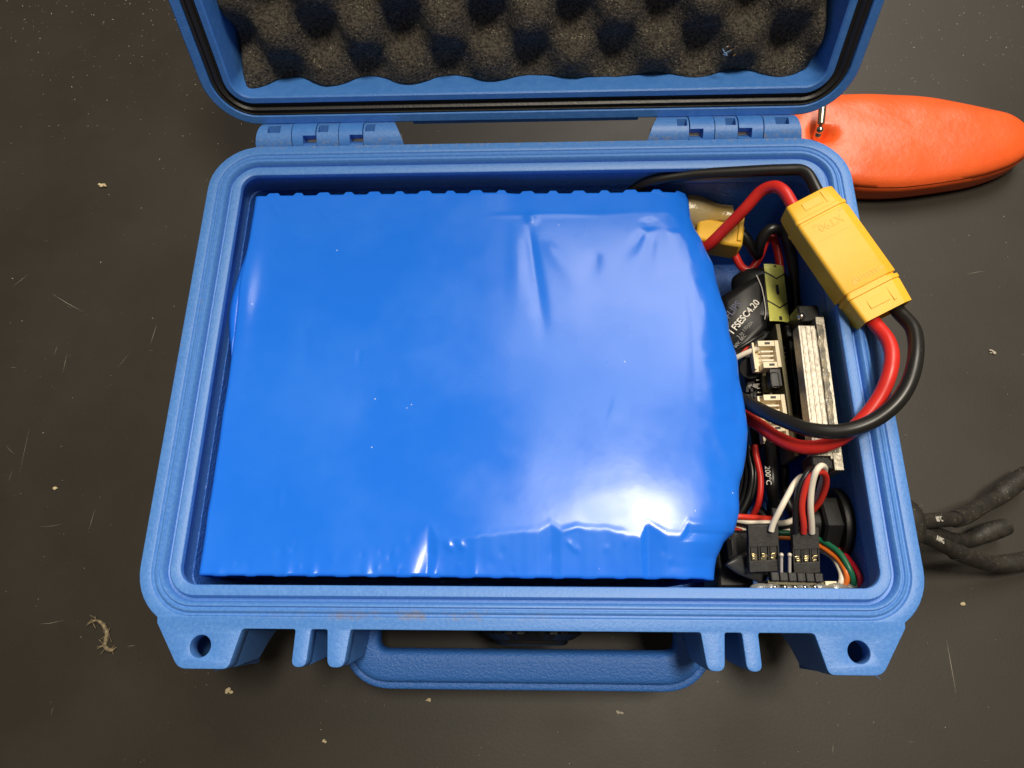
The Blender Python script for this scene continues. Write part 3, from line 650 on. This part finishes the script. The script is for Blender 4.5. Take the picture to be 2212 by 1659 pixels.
gl.loft(g, False); gl.build('black_film', M['blackgloss'], esc, solid=.25, smooth=80)
for k, (py, dz) in enumerate(((905, -27), (922, -27))):
    EB(1710+k*3, py, dz, (5, 3.2, 1), 'metal_tab', M['alu'], .1)
cable('signal_wire', A((1560, 790, -32), (1600, 768, -27), (1625, 757, -25), (1640, 752, -24)), 1.1, M['white'], 'white wire end beside the upper cream socket', 'wire')
cable('signal_wire', A((1560, 780, -34), (1590, 757, -29), (1625, 735, -27), (1648, 722, -28)), .8, M['silblack'], 'thin black wire above the cream socket by the controller', 'wire')
cable('signal_wire', A((1560, 786, -34), (1592, 765, -30), (1618, 750, -28)), .6, M['red_w'], 'thin red wire between the white and black wires', 'wire')

# ------------------------------------------------------------------ lower compartment
def Z(x, y, z): return at(1557+x*.1814, 991+y*.1814, z)    # reading frame of the enlarged corner
big = cable('phase_cable', [Z(560, -250, -30), Z(590, -60, -33), Z(605, 150, -35), Z(610, 320, -36), Z(625, 470, -39), Z(640, 560, -44)], 2.4, M['silblack'], 'thick black cable with white temperature print below the red loop', 'cable')
tx = (Z(600, 500, -33)-Z(560, 80, -33)); text('white_lettering', '200°C', 2.9, Z(524, 85, -32.4), tx, Vector((tx.y*-1, tx.x, 0)), M['print'], big, .04)
MB().box(Z(640, 590, -44), (5.0, 8, 5.6)).build('sleeve_end', M['black'], big, bevel=.8)
cable('phase_cable', [Z(700, -80, -45), Z(740, 100, -50), Z(760, 400, -52), Z(900, 700, -50), Z(1100, 790, -38), Z(1330, 800, -28)], 2.4, M['silblack'], 'thick black cable running into the gland nut, upper one', 'cable')
cable('phase_cable', [Z(420, 600, -50), Z(640, 780, -48), Z(900, 880, -46), Z(1150, 920, -36), Z(1330, 900, -28)], 2.4, M['silblack'], 'thick black cable running into the gland nut, lower one', 'cable')
for k, (dx, dz) in enumerate(((0, -34), (-55, -37), (-110, -40), (35, -42))):
    cable('signal_wire', [Z(330+dx, -160, dz), Z(345+dx, -20, dz), Z(375+dx, 190, dz), Z(340+dx, 420, dz-2), Z(250+dx, 620, dz-4), Z(150+dx, 740, dz-6)], 1.15, M['silblack'],
          ('black wire nearest the red wire in the bundle at the battery', 'second black wire of the bundle tucked against the battery', 'innermost black wire of the bundle under the wrap edge', 'deepest black wire running under the red wire')[k], 'wire', 'black wires bundled beside the battery')
cable('signal_wire', [Z(400, -160, -30), Z(425, -20, -30), Z(470, 200, -31), Z(470, 400, -32), Z(440, 560, -34), Z(380, 680, -37)], 1.2, M['red'], 'red wire curving down beside the black wire bundle', 'wire')
cable('signal_wire', [Z(120, 690, -26), Z(220, 690, -26), Z(380, 700, -27), Z(600, 715, -29)], 1.1, M['red_w'], 'red wire running level out from under the battery', 'wire')
cable('signal_wire', [Z(150, 720, -28), Z(330, 750, -28), Z(560, 765, -28), Z(760, 765, -29), Z(900, 715, -30)], 1.1, M['white'], 'white wire running level behind both black plugs', 'wire')
cable('signal_wire', [Z(130, 730, -30), Z(260, 770, -30), Z(480, 810, -30), Z(720, 810, -31), Z(900, 770, -32)], 1.1, M['silblack'], 'black wire running level below the white one', 'wire')
cable('signal_wire', [Z(150, 770, -33), Z(300, 850, -33), Z(480, 885, -33), Z(700, 868, -33), Z(860, 858, -33)], 1.0, M['white'], 'thin white wire under the level black wire', 'wire')
cable('signal_wire', [Z(60, 930, -34), Z(150, 860, -33), Z(230, 865, -32), Z(265, 920, -32), Z(240, 975, -33), Z(150, 960, -36)], 1.15, M['red_w'], 'small red wire hook under the lower battery corner', 'wire')
# plugs
def plug(zx0, zy0, zx1, zy1, wz, label, alt):
    a, b_ = Z(zx0, zy0, -13), Z(zx1, zy1, -19); d = (b_-a); Lh = d.length; d.normalize(); upv = Vector((0, 0, 1)); upv = (upv-d*upv.dot(d)).normalized(); sv = d.cross(upv); sv = sv if sv.x > 0 else -sv
    Rp = Matrix((sv, d, upv)).transposed(); c = (a+b_)/2; wd = wz
    t = thing('wire_plug', label, 'plug', c-upv*3)
    def bx(x, y, z, sx, sy, sz, nm, m, par, bv=.15): return MB().box(c+Rp @ Vector((x, y, z)), (sx, sy, sz), Rp).build(nm, m, par, bevel=bv)
    hs = bx(0, -Lh*.27, -1.3, wd, Lh*.46, 2.6, 'housing', M['plug'], t)
    bx(0, Lh*.38, -1.3, wd, Lh*.24, 2.6, 'housing', M['plug'], t); bx(0, Lh*.05, -1.9, wd, Lh*.5, 1.4, 'housing', M['plug'], t)
    for k in (-1.5, -.5, .5, 1.5): bx(k*wd/3.12, Lh*.1, -1.25, .5, Lh*.36, 2.2, 'divider', M['plug'], t, .08)
    for k in (-1, 0, 1):
        bx(k*wd/3.12, Lh*.03, -.75, wd*.22, Lh*.16, .9, 'latch_tab', M['plug'], t, .1)
        g_ = MB(); 
        for q in range(3): g_.box(c+Rp @ Vector((k*wd/3.12+random.uniform(-.25, .25), Lh*(.14+.045*q), -.62+random.uniform(-.1, .15))), (wd*.19+random.uniform(-.3, .2), Lh*.05, .7), Rp @ Matrix.Rotation(random.uniform(-.25, .25), 3, 'Z'))
        g_.build('contact', M['gold'], t, bevel=.12)
    return t, c, Rp, Lh
p1 = plug(505, 790, 525, 1345, 10.6, 'wider black three-way plug with one white wire, nearer the battery', 0)
p2 = plug(1010, 830, 1030, 1365, 9.2, 'narrower black three-way plug with red, black and white wires', 1)
# header board
hb = thing('header_board', 'small edge-on circuit board with black pin header at the front wall', 'circuit board', Z(900, 1470, -40))
a, b_ = Z(560, 1470, -20), Z(1270, 1490, -20); mid = (a+b_)/2; d = (b_-a); 
MB().box(mid+Vector((0, 0, -6)), (d.length, 1.5, 13), Matrix.Rotation(math.atan2(d.y, d.x), 3, 'Z')).build('board', M['pcb'], hb, bevel=.1)
for k in range(6):
    c = Z(630+104*k, 1405+3*k, -19); MB().box(c, (3.0, 3.2, 3.6)).build('header_block', M['black'], hb, bevel=.35)
for k in (0, 1):
    MB().tube([Z(722+98*k, 1365, -18), Z(722+98*k, 1145, -14)], .55, 8, spline=False).build('header_pin', M['pin'], hb); MB().sphere(Z(722+98*k, 1145, -13.8), .8).build('pin_tip', M['pin'], hb)
for k in range(5): MB().sphere(Z(640+120*k, 1530, -18), .8, 10, 6, (1.4, 1, 1)).build('solder_joint', M['steel'], hb)
for px_, py_, q_ in ((600, 1535, 2.0), (800, 1545, 1.5), (980, 1540, 1.8), (1180, 1540, 2.0), (1380, 1545, 2.6), (1560, 1540, 2.2), (1690, 1500, 3.0), (480, 1545, 2.4)): MB().sphere(Z(px_, py_, -19), q_, 14, 9, (1.7, .8, .8)).build('hot_glue', M['hot'], hb)
MB().box(Z(1300, 1495, -19.5), (4, 2, 2.4)).build('board_end', M['cream'], hb, bevel=.2)
# plug wires
cable('signal_wire', [Z(600, 860, -12.5), Z(625, 770, -11), Z(710, 600, -8), Z(800, 430, -7), Z(880, 290, -8), Z(960, 215, -11), Z(1030, 230, -15)], 1.05, M['white'], 'white wire rising from the wider plug', 'wire')
cable('signal_wire', [Z(895, 880, -13), Z(890, 720, -10), Z(895, 540, -7), Z(940, 340, -4), Z(1020, 190, -3), Z(1090, 110, -5), Z(1140, 130, -10), Z(1150, 280, -16), Z(1120, 430, -20), Z(1030, 600, -24)], 1.05, M['silblack'], 'black wire of the narrower plug looping upwards', 'wire')
cable('signal_wire', [Z(985, 880, -13), Z(985, 770, -10), Z(965, 560, -6), Z(1010, 330, -2), Z(1080, 205, 0), Z(1180, 152, -1), Z(1248, 205, -5), Z(1250, 330, -10), Z(1185, 500, -16), Z(1090, 620, -21), Z(1000, 720, -26)], 1.12, M['red_w'], 'red wire of the narrower plug forming a tall loop', 'wire')
cable('signal_wire', [Z(1085, 880, -13), Z(1082, 770, -10), Z(1068, 560, -5), Z(1085, 330, -1), Z(1130, 160, 2), Z(1190, 85, 2), Z(1238, 110, -2), Z(1225, 200, -8), Z(1190, 330, -14), Z(1160, 430, -18), Z(1090, 570, -22)], 1.08, M['white'], 'white wire of the narrower plug forming the highest loop', 'wire')
# flat ribbon of four wires to the board
rib = (('green_w', 'green ribbon wire bending down to the small board', [(620, 880, -30), (820, 885, -29), (1000, 900, -27), (1170, 960, -24), (1300, 1035, -21), (1420, 1130, -18), (1520, 1290, -16), (1575, 1430, -17), (1580, 1540, -19)]),
       ('orange_w', 'orange ribbon wire bending down to the small board', [(620, 930, -31), (820, 940, -30), (1000, 960, -28), (1170, 1030, -25), (1290, 1105, -22), (1410, 1205, -19), (1490, 1340, -17), (1500, 1450, -18), (1450, 1545, -20)]),
       ('white', 'white ribbon wire curling into the small board', [(1000, 1000, -30), (1200, 1090, -27), (1330, 1170, -23), (1400, 1270, -20), (1440, 1380, -19), (1430, 1480, -19), (1370, 1545, -21)]),
       ('pink_w', 'crimson ribbon wire, outermost on the corner side', [(1180, 930, -28), (1340, 1030, -25), (1470, 1140, -22), (1580, 1270, -18), (1645, 1380, -16), (1668, 1460, -16), (1660, 1545, -18)]))
for m_, l_, pts in rib: cable('ribbon_wire', [Z(*q) for q in pts], 1.05, M[m_], l_, 'wire')
# cable gland through the right wall
gd = thing('cable_gland', 'black cable gland and hex nut through the right case wall', 'cable gland', (116, -57, -62))
gy, gz = -57.0, -27
def xring(x, r, n=40, hexa=False, rot=0):
    out = []
    for k in range(n):
        a = 2*math.pi*k/n
        q = r/ math.cos(((a+rot) % (math.pi/3))-math.pi/6)*math.cos(math.pi/6)*1.0 if hexa else r
        out.append(Vector((x, gy+q*math.cos(a), gz+q*math.sin(a))))
    return out
MB().loft([xring(117.8, 12.8), xring(115.6, 13.2), xring(114.6, 12.8), xring(114.5, 6)], True, True, True).build('washer', M['black'], gd, smooth=40)
MB().loft([xring(114.6, 11, 60, True, .3), xring(109.2, 11, 60, True, .3), xring(108.4, 10, 60, True, .3), xring(108.4, 6.5, 60)], True, True, False).build('hex_nut', M['black'], gd, smooth=30)
MB().loft([xring(109, 6.6), xring(104, 6.6), xring(103.5, 5.6), xring(104.5, 4.8)], True, True, True).build('thread', M['blackgloss'], gd, smooth=40)
MB().loft([xring(116, 10), xring(121.5, 10), xring(122, 10.6), xring(138, 10.6), xring(142, 10), xring(145, 7.8), xring(146, 5)], True, True, True).build('dome_nut', M['dusty'], gd, smooth=50)
# smoky horn-shaped plastic piece and black block left of it
sm = MB(); g = []
for j in range(18):
    t = j/17; cen = Z(60+500*t, 1265+170*t-30*math.sin(t*3.1), -24-3*t); hw = 0.5+9.5*math.sin(min(1, t*1.5)*math.pi/2)*(1-.35*t)
    g.append([cen+Vector((hw*.25*math.cos(a), hw*.55*math.cos(a)+.25*hw, 1.8*math.sin(a))) for a in (2*math.pi*k/16 for k in range(16))])
sm.loft(g, True, True, True); tag(sm.build('plastic_wedge', M['smoke'], None, smooth=60), 'smoky translucent plastic wedge beside the small circuit board', 'plastic piece')
bb = MB().box(Z(60, 1230, -52), (14, 22, 24)); tag(bb.build('black_module', M['black'], None, bevel=1.5), 'black plastic module in the corner below the battery end', 'module')
MB_ = MB().loft([rr(7, 6, 3, -48, 6, *Z(230, 1090, -40)[:2]), rr(7.4, 6.4, 3, -30, 6, *Z(230, 1090, -40)[:2]), rr(6, 5, 3, -28.5, 6, *Z(230, 1090, -40)[:2])], True, True, True)
tag(MB_.build('receiver_box', M['black'], None, smooth=40), 'small rounded black box behind the smoky plastic wedge', 'module')

# ------------------------------------------------------------------ outside: gland cables
def Y(x, y, z): return at(1902.5+x*.1867, 973.5+y*.1867, z)
ec = (('black dusty cable leaving the gland, upper one bending away', [(430, 830, -26), (560, 810, -31), (720, 800, -40), (900, 790, -50)], [(860, 795, -48), (1000, 745, -56), (1200, 620, -66), (1330, 560, -72), (1420, 480, -74), (1600, 340, -77), (1700, 280, -78)], [3.0, 3.0, 3.0, 3.0, 3.7, 3.7, 3.7]),
      ('black dusty cable leaving the gland, middle one with closed end', [(430, 930, -32), (620, 960, -44), (760, 1000, -56)], [(700, 1000, -52), (850, 1035, -64), (1000, 1040, -74), (1120, 1000, -76), (1200, 960, -77), (1350, 910, -78), (1450, 880, -79)], [2.8, 2.8, 2.8, 3.0, 3.6, 3.6, 3.2]),
      ('black dusty cable leaving the gland, lower one running out of view', [(430, 960, -26), (560, 1010, -31), (720, 1090, -40), (900, 1190, -51)], [(860, 1165, -49), (1000, 1225, -58), (1200, 1290, -68), (1330, 1310, -73), (1450, 1310, -75), (1660, 1280, -78), (1850, 1240, -80)], [3.0, 3.0, 3.0, 3.0, 3.5, 3.5, 3.5]))
for i, (l_, p_a, p_b, rad) in enumerate(ec):
    t = thing('motor_cable', l_, 'cable', Y(*p_a[-1]), 'motor cables outside the case')
    MB().tube([Y(*q) for q in p_a], 2.85, 18).build('wire', M['dusty'], t, smooth=60)
    MB().tube([Y(*q) for q in p_b], [q*1.14 for q in rad], 18).build('shrink_sleeve', M['dusty'], t, smooth=60)
    if i != 1:
        P1, P2 = Y(*p_a[1]), Y(*p_a[2]); d_ = (P2-P1).normalized(); yd = Vector((-d_.y, d_.x, 0)).normalized(); uz = d_.cross(yd)
        text('white_lettering', '00°C' if i == 0 else 'AWG', 2.9, P1+uz*2.93-yd*1.0-d_*1.0, d_, yd, M['print'], t, .05)

# ------------------------------------------------------------------ orange float with bead chain
fo_pts = [at(x, y, -71) for x, y in ((1698, 300), (1708, 245), (1745, 214), (1820, 202), (1910, 202), (2000, 207), (2085, 222), (2150, 238), (2196, 252), (2228, 282), (2230, 318), (2196, 350), (2120, 377), (2000, 397), (1920, 402), (1850, 398), (1780, 382), (1725, 350))]
def smooth_closed(P, n=6):
    out = []; k = len(P)
    for i in range(k):
        p0, p1, p2, p3 = P[i-1], P[i], P[(i+1) % k], P[(i+2) % k]
        for j in range(n):
            u = j/n; out.append(0.5*((2*p1)+(p2-p0)*u+(2*p0-5*p1+4*p2-p3)*u*u+(3*p1-p0-3*p2+p3)*u**3))
    return out
ol = smooth_closed(fo_pts, 8); cen = sum(ol, Vector((0, 0, 0)))/len(ol)
hole = at(1782, 285, -67)
def fring(k, z, wob=0):
    out = []
    for i, p in enumerate(ol):
        d = p-cen; q = cen+d*(1-k/ d.length if d.length > k else 0.02); out.append(Vector((q.x, q.y, z+wob*noise.noise(Vector((q.x*.06, q.y*.06, 2)))*1.5)))
    return out
def fdim(r):
    for p in r:
        e = math.hypot(p.x-hole.x, p.y-hole.y); p.z -= 9*math.exp(-(e/4.2)**4)+2.5*math.exp(-(e/9)**2)
    return r
kk = [(6, -85.9), (2, -85.2), (0.3, -82), (0, -77), (-0.5, -74), (0.6, -72.6), (.2, -72.0), (1.2, -70.6), (3, -69.2), (6, -68.2), (9, -67.5), (12, -67.0), (15, -66.7), (18, -66.5), (21, -66.4), (24, -66.3), (27, -66.2), (30, -66.2)]
rings = [fring(k, z, .35) for k, z in kk]
rings = [fdim(r) if z > -71.5 else r for r, (k, z) in zip(rings, kk)]
fb = MB().loft(rings, True, True, True); fob = fb.build('key_float', M['orange'], None, smooth=60)
tag(fob, 'bright orange flat oval float lying behind the case', 'float')
ch = thing('bead_chain', 'short nickel bead chain through the orange float', 'chain', hole+Vector((0, 0, -4)))
cpts = [at(1772, 285, -58), at(1770, 272, -57)]
for q, r in ((at(1767, 292, -65), 1.8), (at(1771, 281, -62), 2.0)): MB().sphere(q, r, 14, 10).build('bead', M['steel'], ch)
MB().tube([at(1773, 270, -60), at(1776, 240, -58), at(1778, 215, -58)], 1.9, 14, spline=False).build('clasp', M['steel'], ch, bevel=.5)
MB().tube([at(1768, 291, -65), at(1771, 281, -62), at(1773, 270, -60)], .5, 8).build('link_wire', M['steel'], ch)

# ------------------------------------------------------------------ crumbs and dust on the mat
def crumb(px, py, sz, label, stretch=1.0, rot=0.0, m='crumb'):
    b = MB(); c = at(px, py, -ZT)
    for k in range(5):
        b.sphere(c+Vector((random.uniform(-1, 1)*sz*stretch*.6, random.uniform(-1, 1)*sz*.4, sz*.22)), sz*random.uniform(.28, .5), 7, 5, (1, random.uniform(.5, 1), .5))
    tag(b.build('crumb', M[m], None, smooth=0), label, 'crumb', 'crumbs on the mat')
crumb(222, 403, 3.2, 'pale crumb on the mat left of the case back corner')
crumb(497, 1493, 2.2, 'tan crumb on the mat below the left latch tongue'); crumb(120, 1055, 1.8, 'small pale crumb by the left picture edge')
crumb(1338, 1541, 1.8, 'dull crumb on the mat below the handle', m='dust'); crumb(925, 1512, 1.3, 'small white crumb in front of the handle')
crumb(2080, 1305, 1.6, 'small crumb right of the right latch tongue'); crumb(700, 1600, 1.2, 'small pale crumb at the lower edge of the picture')
crumb(2142, 760, 2.0, 'pale crumb on the mat right of the looped cables', m='dust')
b = MB(); c = [at(x, y, -ZT+.9) for x, y in ((186, 1352), (205, 1340), (222, 1348), (232, 1372), (226, 1395), (240, 1405), (252, 1398))]
b.tube(c, [.1, .5, .8, .95, .9, .75, .1], 7, step=1.5)
for k in range(26):
    q = c[random.randint(1, 5)]+Vector((random.uniform(-1.2, 1.2), random.uniform(-1.2, 1.2), .3)); b.tube([q, q+Vector((random.uniform(-3, 3), random.uniform(-3, 3), .6))], .12, 5, spline=False)
tag(b.build('wood_shaving', mat('shaving_fibre', (0.10, 0.08, 0.05), .8, col2=(.34, .26, .14), nscale=600), None, smooth=0), 'curled brownish wood shaving on the mat at lower left', 'shaving')
random.seed(11); ds = MB()
for k in range(1700):
    x, y = random.uniform(-350, 310), random.uniform(-160, 290)
    if k > 700: y = 290-abs(random.gauss(0, 60)); x = random.choice([random.uniform(-350, -140), random.uniform(140, 310)])
    s_ = random.choice([.09, .11, .13, .16, .2, .34])*random.uniform(.7, 1.2); a = random.uniform(0, 6.3); l_ = random.uniform(.6, 2.2)
    ux, uy = math.cos(a)*s_*l_, math.sin(a)*s_*l_; vx, vy = -math.sin(a)*s_*.6, math.cos(a)*s_*.6; z = -ZT+.06
    ds.add([(x-ux, y-uy, z), (x+vx, y+vy, z+s_*.5), (x+ux, y+uy, z), (x-vx, y-vy, z+s_*.3)], [(0, 1, 2, 3)])
for k in range(36):
    x, y = random.uniform(-330, -150) if k % 3 else random.uniform(120, 300), random.uniform(-160, 120); a = random.choice([.2, .25, 1.5, 1.45, .9, 2.6])+random.uniform(-.15, .15); l_ = random.choice([2, 3, 4, 6, 12]); wd = random.choice([.03, .045, .07])
    ux, uy = math.cos(a)*l_, math.sin(a)*l_; vx, vy = -math.sin(a)*wd, math.cos(a)*wd; z = -ZT+.05; cv = random.uniform(-.08, .08)*l_
    ds.add([(x-ux, y-uy, z), (x-vx-vy*cv*0, y-vy+cv, z), (x+ux, y+uy, z), (x+vx, y+vy+cv, z)], [(0, 1, 2, 3)])
o = ds.build('dust_specks', M['dust'], None, smooth=0); o['kind'] = 'stuff'; o['label'] = 'fine pale dust specks and scratches scattered over the mat'

for o in bpy.data.objects:
    if '_o' in o: del o['_o']
